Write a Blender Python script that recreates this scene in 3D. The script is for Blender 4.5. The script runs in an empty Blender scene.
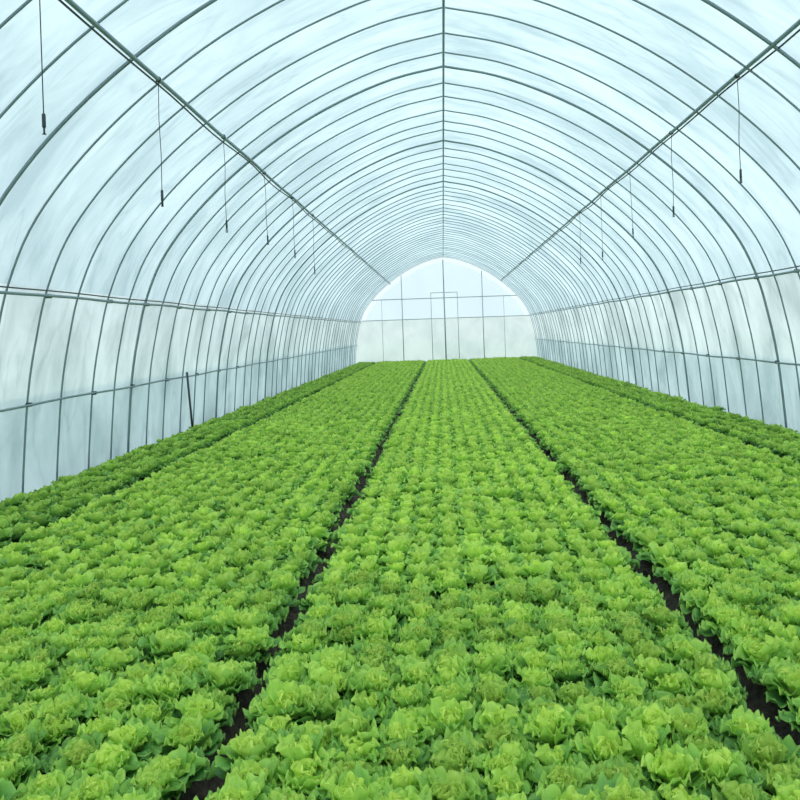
import bpy, math, random
import numpy as np
from mathutils import Matrix, Vector
random.seed(7); rng=np.random.default_rng(7)
sc=bpy.context.scene
sc.view_settings.view_transform='Standard'
sc.view_settings.look='None'
COL=sc.collection
CX=0.12; YE=36.4; CAMZ=1.5

# ---------------------------------------------------------------- helpers
def mesh_obj(name,verts,faces,mat=None,smooth=True,parent=None,label=None,category=None,kind=None,group=None):
    me=bpy.data.meshes.new(name); me.from_pydata([tuple(v) for v in verts],[],[tuple(f) for f in faces]); me.update()
    if smooth: me.polygons.foreach_set('use_smooth',[True]*len(me.polygons))
    ob=bpy.data.objects.new(name,me); COL.objects.link(ob)
    if mat: me.materials.append(mat)
    if parent: ob.parent=parent
    tag(ob,label,category,kind,group)
    return ob
def tag(ob,label=None,category=None,kind=None,group=None):
    if label: ob['label']=label
    if category: ob['category']=category
    if kind: ob['kind']=kind
    if group: ob['group']=group
def tube(path,r,n=8,cap=True):
    P=[Vector(p) for p in path]; V=[];F=[]
    t0=(P[1]-P[0]).normalized()
    up=Vector((0,1,0)) if abs(t0.y)<.9 else Vector((0,0,1))
    nrm=(up-t0*up.dot(t0)).normalized()
    for i,p in enumerate(P):
        if i==0:t=t0
        elif i==len(P)-1:t=(P[i]-P[i-1]).normalized()
        else:t=((P[i]-P[i-1]).normalized()+(P[i+1]-P[i]).normalized()).normalized()
        nrm=(nrm-t*nrm.dot(t)).normalized(); b=t.cross(nrm)
        rr=r[i] if isinstance(r,(list,tuple)) else r
        for k in range(n):
            a=2*math.pi*k/n
            V.append(p+(nrm*math.cos(a)+b*math.sin(a))*rr)
    for i in range(len(P)-1):
        for k in range(n):
            F.append((i*n+k,i*n+(k+1)%n,(i+1)*n+(k+1)%n,(i+1)*n+k))
    if cap:
        F.append(tuple(range(n-1,-1,-1))); F.append(tuple((len(P)-1)*n+k for k in range(n)))
    return V,F
def join(parts):
    V=[];F=[]
    for v,f in parts:
        o=len(V); V+=list(v); F+=[tuple(i+o for i in q) for q in f]
    return V,F
def boxm(c,s):
    x,y,z=c; a,b,d=s[0]/2,s[1]/2,s[2]/2
    V=[(x+i*a,y+j*b,z+k*d) for i in(-1,1) for j in(-1,1) for k in(-1,1)]
    F=[(0,1,3,2),(4,6,7,5),(0,4,5,1),(2,3,7,6),(0,2,6,4),(1,5,7,3)]
    return V,F

# ---------------------------------------------------------------- materials
def newmat(name):
    m=bpy.data.materials.new(name); m.use_nodes=True
    nt=m.node_tree; nt.nodes.clear(); out=nt.nodes.new('ShaderNodeOutputMaterial')
    return m,nt,out
def N(nt,t,**kw):
    n=nt.nodes.new(t)
    for k,v in kw.items():
        if k in n.inputs: n.inputs[k].default_value=v
        else: setattr(n,k,v)
    return n
def simple(name,col,rough=.5,metal=0,noise=.15,scale=20):
    m,nt,out=newmat(name); L=nt.links.new
    p=N(nt,'ShaderNodeBsdfPrincipled'); p.inputs['Roughness'].default_value=rough; p.inputs['Metallic'].default_value=metal
    tc=N(nt,'ShaderNodeTexCoord'); nz=N(nt,'ShaderNodeTexNoise'); nz.inputs['Scale'].default_value=scale
    L(tc.outputs['Object'],nz.inputs['Vector'])
    mx=N(nt,'ShaderNodeMix',data_type='RGBA'); 
    mx.inputs[6].default_value=(*[c*(1-noise) for c in col],1); mx.inputs[7].default_value=(*[min(1,c*(1+noise)) for c in col],1)
    L(nz.outputs['Fac'],mx.inputs[0]); L(mx.outputs[2],p.inputs['Base Color']); L(p.outputs[0],out.inputs[0])
    return m
steel=simple('galvanised_steel',(.22,.29,.32),.45,.3,.25,6)
darksteel=simple('dark_steel',(.06,.08,.085),.5,.3,.3,30)
rubber=simple('black_hose',(.03,.04,.045),.5,0,.2,30)
weightm=simple('dark_weight',(.025,.045,.05),.4,0,.2,30)

def film(name,col,transp=.28,contrast=.25,sx=1.2,sy=5.0,bump=.3,crease=.06,q=(1.12,.97,.9)):
    m,nt,out=newmat(name); L=nt.links.new
    uv=N(nt,'ShaderNodeUVMap')
    mp=N(nt,'ShaderNodeMapping'); mp.inputs['Scale'].default_value=(sx,sy,1); mp.inputs['Rotation'].default_value=(0,0,.08); L(uv.outputs[0],mp.inputs[0])
    n1=N(nt,'ShaderNodeTexNoise'); n1.inputs['Scale'].default_value=1.0; n1.inputs['Detail'].default_value=6; n1.inputs['Roughness'].default_value=.6; n1.inputs['Distortion'].default_value=.8
    L(mp.outputs[0],n1.inputs['Vector'])
    n2=N(nt,'ShaderNodeTexNoise'); n2.inputs['Scale'].default_value=.6; n2.inputs['Detail'].default_value=4
    L(uv.outputs[0],n2.inputs['Vector'])
    add=N(nt,'ShaderNodeMath',operation='ADD'); L(n1.outputs['Fac'],add.inputs[0]); L(n2.outputs['Fac'],add.inputs[1])
    mp3=N(nt,'ShaderNodeMapping'); mp3.inputs['Scale'].default_value=(sx*.5,sy*.7,1); mp3.inputs['Rotation'].default_value=(0,0,-.2); L(uv.outputs[0],mp3.inputs[0])
    n3=N(nt,'ShaderNodeTexNoise'); n3.inputs['Scale'].default_value=1.0; n3.inputs['Detail'].default_value=3; n3.inputs['Distortion'].default_value=.6; L(mp3.outputs[0],n3.inputs['Vector'])
    s=N(nt,'ShaderNodeMath',operation='SUBTRACT'); s.inputs[1].default_value=.5; L(n3.outputs['Fac'],s.inputs[0])
    ab=N(nt,'ShaderNodeMath',operation='ABSOLUTE'); L(s.outputs[0],ab.inputs[0])
    cz=N(nt,'ShaderNodeMapRange'); cz.inputs['From Min'].default_value=0; cz.inputs['From Max'].default_value=.03; cz.inputs['To Min'].default_value=-crease; cz.inputs['To Max'].default_value=0; L(ab.outputs[0],cz.inputs['Value'])
    ad2=N(nt,'ShaderNodeMath',operation='ADD'); L(add.outputs[0],ad2.inputs[0]); L(cz.outputs[0],ad2.inputs[1])
    r=N(nt,'ShaderNodeMapRange'); r.inputs['From Min'].default_value=.76; r.inputs['From Max'].default_value=1.2
    L(ad2.outputs[0],r.inputs['Value'])
    cm=N(nt,'ShaderNodeMix',data_type='RGBA')
    cm.inputs[6].default_value=(*[c*(1-contrast*w) for c,w in zip(col,q)],1); cm.inputs[7].default_value=(*col,1)
    L(r.outputs[0],cm.inputs[0])
    bp=N(nt,'ShaderNodeBump'); bp.inputs['Strength'].default_value=bump; bp.inputs['Distance'].default_value=.05; L(ad2.outputs[0],bp.inputs['Height'])
    tl=N(nt,'ShaderNodeBsdfTranslucent'); L(cm.outputs[2],tl.inputs['Color']); L(bp.outputs[0],tl.inputs['Normal'])
    df=N(nt,'ShaderNodeBsdfDiffuse'); L(cm.outputs[2],df.inputs['Color'])
    gl=N(nt,'ShaderNodeBsdfGlossy'); gl.inputs['Roughness'].default_value=.3; L(bp.outputs[0],gl.inputs['Normal'])
    tr=N(nt,'ShaderNodeBsdfTransparent'); tr.inputs[0].default_value=(.88,.96,1,1)
    m1=N(nt,'ShaderNodeMixShader'); m1.inputs[0].default_value=.15; L(tl.outputs[0],m1.inputs[1]); L(df.outputs[0],m1.inputs[2])
    m2=N(nt,'ShaderNodeMixShader'); m2.inputs[0].default_value=.05; L(m1.outputs[0],m2.inputs[1]); L(gl.outputs[0],m2.inputs[2])
    tf=N(nt,'ShaderNodeMapRange'); tf.inputs['To Min'].default_value=transp*.85; tf.inputs['To Max'].default_value=transp*1.1
    L(r.outputs[0],tf.inputs['Value'])
    m3=N(nt,'ShaderNodeMixShader'); L(tf.outputs[0],m3.inputs[0]); L(m2.outputs[0],m3.inputs[1]); L(tr.outputs[0],m3.inputs[2])
    L(m3.outputs[0],out.inputs[0])
    return m
film_roof=film('roof_film',(.57,.71,.76),.28,.36,1.0,3.0,.5,.14)
film_side=film('side_film',(.71,.78,.79),.20,.42,.9,1.7,.6,.12,(1.06,.94,.94))
film_skirt=film('skirt_film',(.89,.92,.93),.55,.34,.9,1.6,.4,.12)
film_back=film('end_film',(.86,.92,.98),.34,.08,.5,.5,0,.02)
film_rim=film('end_rim_film',(1,1,1),.75,.03,.5,.5,0,0)
film_cream=film('end_lower_film',(.87,.89,.84),.24,.20,1.6,1.2,.1,.05)

def leafmat():
    m,nt,out=newmat('lettuce_leaf'); L=nt.links.new
    at=N(nt,'ShaderNodeAttribute'); at.attribute_name='leaf_tint'
    sp=N(nt,'ShaderNodeSeparateColor'); L(at.outputs['Color'],sp.inputs[0])
    cr=N(nt,'ShaderNodeValToRGB'); e=cr.color_ramp.elements
    e[0].position=0; e[0].color=(.68,.86,.17,1); e[1].position=1; e[1].color=(.08,.27,.06,1)
    k=e.new(.4); k.color=(.47,.74,.13,1)
    k=e.new(.72); k.color=(.23,.51,.09,1)
    L(sp.outputs[0],cr.inputs[0])
    ml=N(nt,'ShaderNodeMix',data_type='RGBA'); ml.inputs[7].default_value=(.68,.85,.27,1)
    mm=N(nt,'ShaderNodeMath',operation='MULTIPLY'); mm.inputs[1].default_value=.45; L(sp.outputs[1],mm.inputs[0])
    L(mm.outputs[0],ml.inputs[0]); L(cr.outputs[0],ml.inputs[6])
    hs=N(nt,'ShaderNodeHueSaturation')
    v=N(nt,'ShaderNodeMapRange'); v.inputs['To Min'].default_value=.75; v.inputs['To Max'].default_value=1.16; L(sp.outputs[2],v.inputs['Value']); L(v.outputs[0],hs.inputs['Value'])
    h=N(nt,'ShaderNodeMapRange'); h.inputs['To Min'].default_value=.508; h.inputs['To Max'].default_value=.494; L(sp.outputs[2],h.inputs['Value']); L(h.outputs[0],hs.inputs['Hue'])
    L(ml.outputs[2],hs.inputs['Color'])
    tc=N(nt,'ShaderNodeTexCoord'); nz=N(nt,'ShaderNodeTexNoise'); nz.inputs['Scale'].default_value=60; nz.inputs['Detail'].default_value=3; L(tc.outputs['Object'],nz.inputs['Vector'])
    bp=N(nt,'ShaderNodeBump'); bp.inputs['Strength'].default_value=.4; bp.inputs['Distance'].default_value=.006; L(nz.outputs['Fac'],bp.inputs['Height'])
    p=N(nt,'ShaderNodeBsdfPrincipled'); p.inputs['Roughness'].default_value=.5; p.inputs['Specular IOR Level'].default_value=.35
    L(hs.outputs[0],p.inputs['Base Color']); L(bp.outputs[0],p.inputs['Normal'])
    t=N(nt,'ShaderNodeBsdfTranslucent'); L(hs.outputs[0],t.inputs['Color'])
    mx=N(nt,'ShaderNodeMixShader'); mx.inputs[0].default_value=.32; L(p.outputs[0],mx.inputs[1]); L(t.outputs[0],mx.inputs[2])
    L(mx.outputs[0],out.inputs[0]); return m
leaf=leafmat()

def soilmat(name,a,b,sc_):
    m,nt,out=newmat(name); L=nt.links.new
    tc=N(nt,'ShaderNodeTexCoord'); nz=N(nt,'ShaderNodeTexNoise'); nz.inputs['Scale'].default_value=sc_; nz.inputs['Detail'].default_value=8; nz.inputs['Roughness'].default_value=.7
    L(tc.outputs['Object'],nz.inputs['Vector'])
    cr=N(nt,'ShaderNodeValToRGB'); cr.color_ramp.elements[0].position=.35; cr.color_ramp.elements[1].position=.65
    cr.color_ramp.elements[0].color=(*a,1); cr.color_ramp.elements[1].color=(*b,1); L(nz.outputs['Fac'],cr.inputs[0])
    bp=N(nt,'ShaderNodeBump'); bp.inputs['Strength'].default_value=1; bp.inputs['Distance'].default_value=.06; L(nz.outputs['Fac'],bp.inputs['Height'])
    p=N(nt,'ShaderNodeBsdfPrincipled'); p.inputs['Roughness'].default_value=.9
    L(cr.outputs[0],p.inputs['Base Color']); L(bp.outputs[0],p.inputs['Normal']); L(p.outputs[0],out.inputs[0]); return m
soil=soilmat('moist_soil',(.035,.028,.02),(.19,.155,.11),22)
outside=soilmat('outside_ground',(.40,.48,.45),(.60,.66,.63),.6)

# ---------------------------------------------------------------- profile
half=[(4.16,0),(4.07,1.0),(3.96,1.6),(3.85,2.02),(3.65,2.48),(3.34,2.91),(2.95,3.32),(2.49,3.71),(1.94,4.09),(1.32,4.42),(.65,4.68),(0,4.82)]
def cat(P,sub=4):
    P=[np.array(p,float) for p in P]; out=[]
    Q=[2*P[0]-P[1]]+P+[2*P[-1]-P[-2]]
    for i in range(1,len(Q)-2):
        for s in range(sub):
            t=s/sub; a,b,c,d=Q[i-1],Q[i],Q[i+1],Q[i+2]
            out.append(.5*((2*b)+(-a+c)*t+(2*a-5*b+4*c-d)*t*t+(-a+3*b-3*c+d)*t**3))
    out.append(P[-1]); return out
H=cat(half,4)
def xat(z): return min(H,key=lambda p:abs(p[1]-z))[0]
prof=[(CX-p[0],p[1]) for p in H]+[(CX+p[0],p[1]) for p in H[::-1][1:]]
def offset(pr,d):
    out=[]
    for i,(x,z) in enumerate(pr):
        a=pr[max(0,i-1)]; b=pr[min(len(pr)-1,i+1)]
        tx,tz=b[0]-a[0],b[1]-a[1]; l=math.hypot(tx,tz)
        out.append((x-tz/l*d, z+tx/l*d))
    return out
fo=offset(prof,.035)
IU=12
S=.64
ribY=[6.3-S*6+S*k for k in range(62)]
ribY=[y for y in ribY if y<YE+.02]

# ---------------------------------------------------------------- ground
gaps=[-3.06,-.80,1.10,3.34]
gdep=[.05,.09,.09,.05]
def gz(x,y):
    z=.05
    for g,dp in zip(gaps,gdep):
        z-=dp*math.exp(-((x-g-.015*math.sin(y*2.1+g))/.08)**2)
    return z
xs=np.linspace(-4.0,4.24,230); ys=np.linspace(-2,YE,440)
V=[];F=[]
for j,y in enumerate(ys):
    for i,x in enumerate(xs):
        V.append((x,y,gz(x,y)+.012*math.sin(9*x+4*y)*math.sin(7.3*y)+rng.uniform(-.022,.022)))
nx=len(xs)
for j in range(len(ys)-1):
    for i in range(nx-1):
        F.append((j*nx+i,j*nx+i+1,(j+1)*nx+i+1,(j+1)*nx+i))
mesh_obj('floor',V,F,soil,kind='structure',label='dark moist soil beds with furrows between them',category='ground')
mesh_obj('trim_1',[(-80,-60,-.08),(80,-60,-.08),(80,120,-.08),(-80,120,-.08)],[(0,1,2,3)],outside,kind='structure',label='pale open ground around the greenhouse',category='ground')

# ---------------------------------------------------------------- film skins
def skin(name,pts,mat,label,off=0):
    Y=np.arange(-1.6,YE+.001,S/4); Y=np.append(Y,YE)
    arc=[0]
    for i in range(1,len(pts)): arc.append(arc[-1]+math.hypot(pts[i][0]-pts[i-1][0],pts[i][1]-pts[i-1][1]))
    V=[];UV=[]
    for y in Y:
        ph=((y-ribY[0])/S)%1
        b=.014*(math.sin(math.pi*ph))
        for i,(x,z) in enumerate(pts):
            dx,dz=x-CX,z-1.8; l=math.hypot(dx,dz)
            V.append((x+dx/l*(b+off),y,max(z+dz/l*(b+off)*(z>1),-.05 if z<.1 else -9))); UV.append((arc[i]+off*50,y))
    n=len(pts);F=[(j*n+i,j*n+i+1,(j+1)*n+i+1,(j+1)*n+i) for j in range(len(Y)-1) for i in range(n-1)]
    ob=mesh_obj(name,V,F,mat,kind='structure',label=label,category='greenhouse film')
    uvl=ob.data.uv_layers.new(name='UVMap')
    vi=np.empty(len(ob.data.loops),dtype=np.int32); ob.data.loops.foreach_get('vertex_index',vi)
    uvl.data.foreach_set('uv',np.array(UV,dtype=np.float32)[vi].ravel())
    return ob
skin('wall_left',fo[:IU+1],film_side,'translucent plastic film side wall of the greenhouse')
skin('ceiling',fo[IU:len(fo)-IU],film_roof,'arched translucent white plastic film roof')
skin('wall_right',fo[len(fo)-IU-1:],film_side,'translucent plastic film side wall of the greenhouse')
skin('trim_2',fo[:5],film_skirt,'bluish plastic film skirt along the wall base',.03)
skin('trim_3',fo[len(fo)-5:],film_skirt,'bluish plastic film skirt along the wall base',.03)
yb=YE+.03
inn=offset(prof,-.20)
V=[];F=[];MI=[]
def addq(q,mi):
    b=len(V)
    for p in q: V.append((p[0],yb,p[1]))
    F.append((b,b+1,b+2,b+3)); MI.append(mi)
M_=len(fo)
for i in range(IU): addq((fo[i],fo[M_-1-i],fo[M_-2-i],fo[i+1]),0)
inn=[(x,max(z,fo[IU][1])) for x,z in inn]
for i in range(IU,M_-1-IU): addq((inn[i],fo[i],fo[i+1],inn[i+1]),2)
for i in range(IU,M_//2): addq((inn[i],inn[M_-1-i],inn[M_-2-i],inn[i+1]),1)
wb=mesh_obj('wall_back',V,F,film_cream,smooth=False,kind='structure',label='end wall of pale plastic film with creamy lower band',category='greenhouse film')
wb.data.materials.append(film_back); wb.data.materials.append(film_rim)
for i,p in enumerate(wb.data.polygons): p.material_index=MI[i]
uvl=wb.data.uv_layers.new(name='UVMap')
for l in wb.data.loops:
    co=wb.data.vertices[l.vertex_index].co; uvl.data[l.index].uv=(co.x,co.z)

# ---------------------------------------------------------------- ribs
pth=[(x,0,z) for x,z in prof]; pth[0]=(pth[0][0],0,-.06); pth[-1]=(pth[-1][0],0,-.06)
v,f=tube(pth,.0102,8)
rib0=mesh_obj('greenhouse_arch_rib',v,f,steel)
v,f=tube(pth,.0160,8)
thick=bpy.data.meshes.new('thick_arch'); thick.from_pydata([tuple(q) for q in v],[],f); thick.materials.append(steel); thick.polygons.foreach_set('use_smooth',[True]*len(thick.polygons))
PUR=[(CX-2.43,3.68),(CX+2.56,3.66)]
rails=[(CX-xat(1.97)+.03,1.95),(CX+xat(2.02)-.03,2.02),(CX-xat(.93)+.03,.93),(CX+xat(.95)-.03,.95)]
def clampm(x,z):
    return join([boxm((x,0,z),(.04,.05,.04)), tube([(x-.03,-.012,z),(x+.03,-.012,z)],.007,6)])
clamps0=[]
for (x,z) in rails:
    sx=-1 if x<CX else 1
    v,f=clampm(x+sx*.02,z); c=mesh_obj('clamp',v,f,darksteel,smooth=False,parent=rib0,label='dark pipe clamp'); clamps0.append(c)
for k,y in enumerate(ribY):
    if k==0: r=rib0
    else:
        r=rib0.copy(); COL.objects.link(r)
        if k<22 and k%2==0:
            for c0 in clamps0:
                c=c0.copy(); c.parent=r; COL.objects.link(c)
        if k%6==0 and k<30: r.data=thick
    r.location=(0,y+random.uniform(-.09,.09)*(k!=6),0)
    r.rotation_euler=(0,0,random.uniform(-.009,.009))
    tag(r,'curved galvanised steel pipe arch holding up the film','arch rib',group='arched pipe ribs of the greenhouse')

def longpipe(name,x,z,r,mat,label,cat_,wob=0.0,y0=-1.5,y1=YE,group=None):
    ys=np.arange(y0,y1,.43); ys=np.append(ys,y1)
    pts=[(x+wob*math.sin(y*1.7+x),y,z+wob*math.sin(y*2.3+z)) for y in ys]
    v,f=tube(pts,r,8); return mesh_obj(name,v,f,mat,label=label,category=cat_,group=group)
longpipe('ridge_pipe',CX,4.82-.035,.014,steel,'straight steel pipe running along the roof ridge','pipe')
for x,z in PUR:
    longpipe('purlin_pipe',x,z,.018,steel,'long steel purlin pipe fixed under the arches','pipe',.004,group='purlin pipes')
    longpipe('water_hose',x+(.030 if x>0 else -.030),z-.025,.008,rubber,'thin dark water hose strung along the purlin','hose',.012,group='overhead water hoses')
for i,(x,z) in enumerate(rails):
    longpipe('side_rail',x,z,.014 if i<2 else .012,steel,'horizontal steel rail along the side wall','rail',.006,group='side wall rails')
for x,z in rails[:2]:
    sx=1 if x<CX else -1
    longpipe('film_lock_channel',x-sx*.02,z+.05,.007,darksteel,'thin film locking channel above the side rail','rail',.004,group='film locking channels')

# ---------------------------------------------------------------- hanging sprinklers
def sprinkler():
    e=bpy.data.objects.new('hanging_sprinkler',None); COL.objects.link(e); e.empty_display_size=.05
    v,f=tube([(0,0,0),(.008,0,-.3),(-.005,0,-.6),(0,0,-.90)],.0033,6); t=mesh_obj('tube',v,f,rubber,parent=e)
    v,f=tube([(0,0,-.89),(0,0,-.90),(0,0,-.98),(0,0,-.99)],[.006,.011,.011,.006],10); w=mesh_obj('weight',v,f,weightm,parent=e)
    v,f=join([tube([(0,0,-.99),(0,0,-1.02)],[.006,.005],8),tube([(0,0,-1.02),(0,0,-1.03)],[.005,.013],10),tube([(-.010,0,-.99),(-.011,0,-1.025)],.0025,6),tube([(.010,0,-.99),(.011,0,-1.025)],.0025,6)])
    nz=mesh_obj('nozzle',v,f,rubber,parent=e)
    v,f=tube([(0,-.008,.03),(0,.008,.03)],.026,10); hk=mesh_obj('hook',v,f,rubber,parent=e)
    return e,[t,w,nz,hk]
e0,ps=sprinkler(); first=True
for (x,z),ys0,dy in ((PUR[0],4.72-1.98,1.98),(PUR[1],7.08-2*2.04,2.04)):
    for k in range(7):
        y=ys0+dy*k
        if first: e=e0; first=False
        else:
            e=e0.copy(); COL.objects.link(e)
            for p in ps:
                c=p.copy(); c.parent=e; COL.objects.link(c)
        e.location=(x,y,z-.03)
        e.rotation_euler=(random.uniform(-.015,.015),random.uniform(-.02,.02),random.uniform(0,3))
        e.scale=(1,1,random.uniform(.88,1.04))
        tag(e,'small dark sprinkler hanging by a thin tube from the purlin','sprinkler',group='hanging sprinklers under the purlins')

# ---------------------------------------------------------------- end wall frame
yf=YE-.04
endsteel=simple('end_frame_steel',(.32,.39,.41),.5,.1,.15,6)
def zat(x):
    best=min(H,key=lambda p:abs(p[0]-abs(x-CX))); return best[1]
for x in (-2.75,-1.82,1.84,2.8):
    v,f=tube([(x,yf,-.05),(x,yf,(zat(x)-.04) if abs(x)<2 else 2.96)],.018 if abs(x)<2 else .009,8); mesh_obj('end_post',v,f,endsteel,label='upright steel post of the end wall frame',category='post',group='end wall posts')
x=.10
v,f=tube([(x,yf,3.22),(x,yf,4.7)],.024,8); mesh_obj('end_post',v,f,endsteel,label='upright steel post above the door',category='post',group='end wall posts')
v,f=tube([(CX-3.28,yf-.04,2.96),(CX+3.28,yf-.04,2.96)],.018,8); mesh_obj('end_crossbar',v,f,endsteel,label='horizontal steel bar across the end wall',category='rail',group='end wall crossbars')
for a,b in ((CX-3.8,-.5),(.7,CX+3.8)):
    v,f=tube([(a,yf-.04,2.03),(b,yf-.04,2.03)],.016,8); mesh_obj('end_crossbar',v,f,endsteel,label='horizontal steel bar across the end wall',category='rail',group='end wall crossbars')
fr=[tube([(a,yf-.08,0),(a,yf-.08,3.22)],.013,8) for a in (-.5,.70)]
fr+=[tube([(-.5,yf-.08,b),(.70,yf-.08,b)],.013,8) for b in (2.03,3.2)]
fr+=[tube([(.10,yf-.08,0),(.10,yf-.08,3.22)],.030,8)]
v,f=join(fr); mesh_obj('door_1',v,f,endsteel,kind='structure',label='steel pipe frame of the film covered end door',category='door')
v,f=tube([(-3.80,12.0,.05),(-3.88,12.06,1.0)],.017,8); mesh_obj('leaning_stake',v,f,rubber,label='thin dark stake leaning against the side wall rail',category='stake')

# ---------------------------------------------------------------- lettuce
def make_head(nl,nu,nv,seed,R=.094,ruff=1.3):
    r=np.random.default_rng(seed); Vs=[];Fs=[];Cs=[];base=0
    tint=r.uniform(.25,.85)
    nskirt=6 if nl>15 else 4
    for i in range(nl+nskirt):
        sk=i>=nl
        a=1-i/(nl-1) if not sk else 1.0
        az=i*2.39996+r.uniform(-.45,.45)
        Ln=R*(.94+.44*a**.8)*r.uniform(.82,1.14); W=R*(.27+.22*a)*r.uniform(.86,1.12)
        th0=math.radians(9+40*a+r.uniform(-10,10)); k=math.radians(4+58*a+r.uniform(-15,18))
        if sk: th0=math.radians(r.uniform(58,70)); k=math.radians(r.uniform(15,32)); W*=1.15
        u=np.linspace(-1,1,nu+1); v=np.linspace(0,1,nv+1)
        v=1-(1-v)**1.35
        U,Vv=np.meshgrid(u,v)
        wv=np.where(v<.60,.24+.76*np.sin(np.clip(v/.60,0,1)*math.pi/2)**1.4,np.sqrt(np.clip(1-((v-.60)/.435)**2,.03,1)))*W
        dv=np.diff(v); th=th0+k*v**1.5; tm=(th[1:]+th[:-1])/2
        sr=np.concatenate([[0],np.cumsum(np.sin(tm)*dv)])*Ln
        sz=np.concatenate([[0],np.cumsum(np.cos(tm)*dv)])*Ln
        X=sr[:,None]+0*U; Z=sz[:,None]+0*U; Yc=U*wv[:,None]
        nxv=-np.cos(th)[:,None]; nzv=np.sin(th)[:,None]
        drop=(U**2)*np.clip(Vv-.6,0,1)/.4*Ln*.10
        X=X-np.sin(th)[:,None]*drop; Z=Z-np.cos(th)[:,None]*drop
        rr=np.clip(np.sqrt((U*.95)**2*np.where(Vv>.3,1,.6)+(np.clip(Vv-.5,0,1)/.5)**2),0,1)
        ang=np.arctan2(Yc/W,Vv-.45)
        n1=r.integers(5,9) if nu>6 else 4; p1,p2,p3,p4=r.uniform(0,6.3,4)
        wave=np.sin(ang*n1+p1)*.6+np.sin(ang*(n1*1.7)+p2)*.25*(nu>6)+.3*np.sin(ang*2.3+p3)
        disp=R*.12*ruff*rr**2.5*wave + R*(.24-.08*a)*np.abs(U)**2*(wv/W)[:,None]
        disp+=R*.03*np.sin(U*8+p3)*np.sin(Vv*10+p2)*ruff
        tw=r.uniform(-.22,.22)*Vv
        Xr=X+nxv*disp+.008*a; Z=Z+nzv*disp
        X2=Xr+Yc*np.sin(tw)*.6; Y2=Yc*np.cos(tw)
        ca,sa=math.cos(az),math.sin(az)
        P=np.stack([X2*ca-Y2*sa,X2*sa+Y2*ca,Z*1.15+.014],-1).reshape(-1,3)
        Vs.append(P)
        idx=np.arange((nu+1)*(nv+1)).reshape(nv+1,nu+1)+base
        Fs.append(np.stack([idx[:-1,:-1],idx[:-1,1:],idx[1:,1:],idx[1:,:-1]],-1).reshape(-1,4))
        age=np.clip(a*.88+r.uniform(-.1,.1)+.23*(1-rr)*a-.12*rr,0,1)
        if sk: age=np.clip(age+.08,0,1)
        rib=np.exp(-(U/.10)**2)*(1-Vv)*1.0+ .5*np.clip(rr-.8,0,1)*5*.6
        C=np.stack([age+0*U,np.clip(rib,0,1),np.full_like(U,tint),np.ones_like(U)],-1).reshape(-1,4)
        Cs.append(C); base+=len(P)
    return np.concatenate(Vs),np.concatenate(Fs),np.concatenate(Cs)
def np_mesh(name,V,F,C):
    me=bpy.data.meshes.new(name)
    me.vertices.add(len(V)); me.vertices.foreach_set('co',V.astype(np.float32).ravel())
    me.loops.add(len(F)*4); me.loops.foreach_set('vertex_index',F.astype(np.int32).ravel())
    me.polygons.add(len(F)); me.polygons.foreach_set('loop_start',np.arange(0,len(F)*4,4,dtype=np.int32))
    me.polygons.foreach_set('loop_total',np.full(len(F),4,dtype=np.int32))
    me.polygons.foreach_set('use_smooth',np.ones(len(F),dtype=bool))
    at=me.attributes.new('leaf_tint','FLOAT_COLOR','POINT'); at.data.foreach_set('color',C.astype(np.float32).ravel())
    me.update(calc_edges=True); me.validate(); me.materials.append(leaf)
    return me
NEARV=[np_mesh('lettuce_head',*make_head(24,12,11,100+i)) for i in range(12)]
MID=[make_head(18,6,6,200+i) for i in range(8)]
FAR=[make_head(11,4,3,300+i,.098) for i in range(6)]
plants=[]
def rows(x0,x1,n,scale=1.0,dark=0.0,j=.016):
    for i,x in enumerate(np.linspace(x0,x1,n)):
        y=1.0+random.uniform(0,.2)
        while y<YE-.22:
            plants.append((x+random.gauss(0,j),y+random.gauss(0,.022),scale*random.choice((.88,.94,1,1.04,1.08,1.14))*random.uniform(.95,1.05),random.uniform(0,6.28),dark)); y+=.146
rows(-.65,.95,11,1,-.10,.012); rows(-2.90,-.95,13); rows(-3.75,-3.20,4,1.05,.24); rows(1.25,3.19,13); rows(3.49,4.02,4,1.05,.16)
cr_,sr_=math.cos(math.radians(2)),math.sin(math.radians(2))
def pix(x,y,z):
    dx,dz=800*x/y,800*(z-CAMZ)/y
    return 443+dx*cr_-dz*sr_, 330-(dx*sr_+dz*cr_)
vis=[];rest=[]
for p in plants:
    px,py=pix(p[0],p[1],.2)
    if -15<px<815 and py<820: vis.append(p)
    elif -400<px<1200: rest.append(p)
vis.sort(key=lambda p:p[1])
near=vis[:300]; rest+=vis[300:]
for i,p in enumerate(near):
    ob=bpy.data.objects.new('lettuce',NEARV[random.randrange(12)]); COL.objects.link(ob)
    ob.location=(p[0],p[1],gz(p[0],p[1])-.005); s=p[2]; ob.scale=(s,s,s*random.uniform(.92,1.1)); ob.rotation_euler=(random.uniform(-.14,.14),random.uniform(-.14,.14),p[3])
    tag(ob,'bright green ruffled lettuce head growing in the soil bed','lettuce',group='lettuce heads in the beds')
AV=[];AF=[];AC=[];b=0
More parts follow.
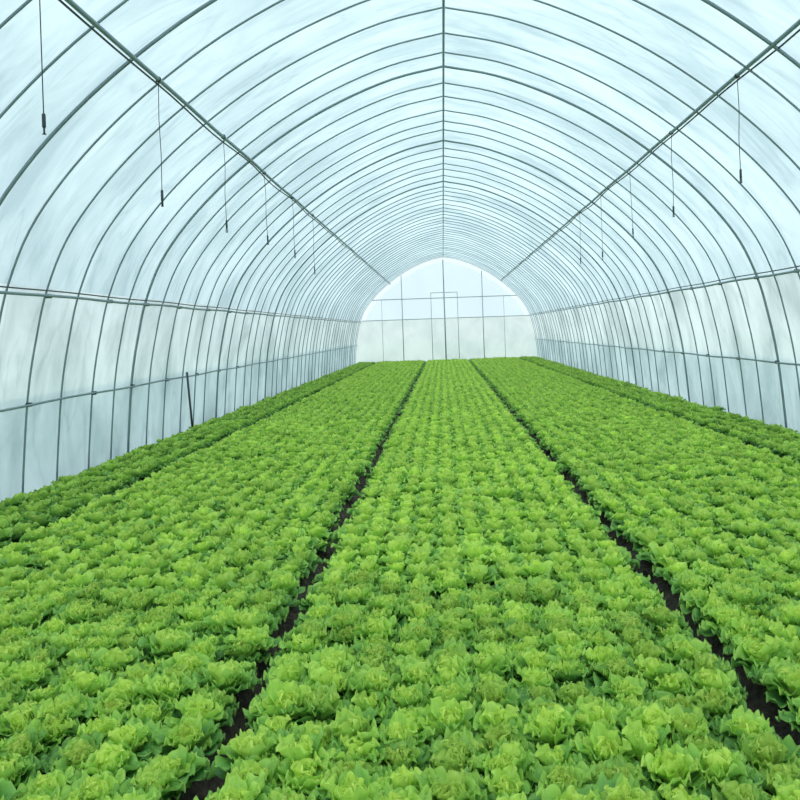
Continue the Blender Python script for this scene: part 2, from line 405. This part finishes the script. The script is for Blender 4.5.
for p in rest:
    src=MID if p[1]<13 else FAR
    V,F,C=src[random.randrange(len(src))]
    c,s=math.cos(p[3]),math.sin(p[3]); sc_=p[2]
    P=np.stack([(V[:,0]*c-V[:,1]*s)*sc_+p[0],(V[:,0]*s+V[:,1]*c)*sc_+p[1],V[:,2]*sc_*random.uniform(.92,1.1)+gz(p[0],p[1])-.005],-1)
    P[:,1]=np.minimum(P[:,1],YE-.03)
    C=C.copy(); C[:,0]=np.clip(C[:,0]+p[4]*.5,0,1); C[:,2]=np.clip(C[:,2]+random.uniform(-.18,.18)-p[4]*1.0,0,1)
    AV.append(P);AF.append(F+b);AC.append(C);b+=len(V)
me=np_mesh('lettuce_field',np.concatenate(AV),np.concatenate(AF),np.concatenate(AC))
ob=bpy.data.objects.new('lettuce_field',me); COL.objects.link(ob)
tag(ob,'dense rows of green lettuce filling the long beds','lettuce',kind='stuff')
print('plants',len(near),len(rest),'faces',len(me.polygons),'nearest stuff',near[-1][1])

# ---------------------------------------------------------------- world, light, camera
w=bpy.data.worlds.new('overcast'); sc.world=w; w.use_nodes=True; nt=w.node_tree; nt.nodes.clear(); L=nt.links.new
out=N(nt,'ShaderNodeOutputWorld'); bg=N(nt,'ShaderNodeBackground'); tc=N(nt,'ShaderNodeTexCoord'); sx=N(nt,'ShaderNodeSeparateXYZ'); L(tc.outputs['Generated'],sx.inputs[0])
cr=N(nt,'ShaderNodeValToRGB'); e=cr.color_ramp.elements; e[0].position=0; e[0].color=(.85,.93,.96,1); e[1].position=.7; e[1].color=(.84,.97,1,1)
L(sx.outputs['Z'],cr.inputs[0]); L(cr.outputs[0],bg.inputs[0]); bg.inputs[1].default_value=1.2; L(bg.outputs[0],out.inputs[0])
sd=bpy.data.lights.new('sun_light','SUN'); sd.energy=2.5; sd.angle=math.radians(45); sd.color=(1,.99,.93)
so=bpy.data.objects.new('sun_light',sd); COL.objects.link(so); so.rotation_euler=(math.radians(12),math.radians(10),0)
cd=bpy.data.cameras.new('camera'); cam=bpy.data.objects.new('camera',cd); COL.objects.link(cam)
cd.lens=36; cd.sensor_width=36; cd.shift_x=-43/800; cd.shift_y=-70/800
cam.matrix_world=Matrix.Translation((0,0,CAMZ))@Matrix.Rotation(math.radians(90),4,'X')@Matrix.Rotation(math.radians(-2),4,'Z')
sc.camera=cam
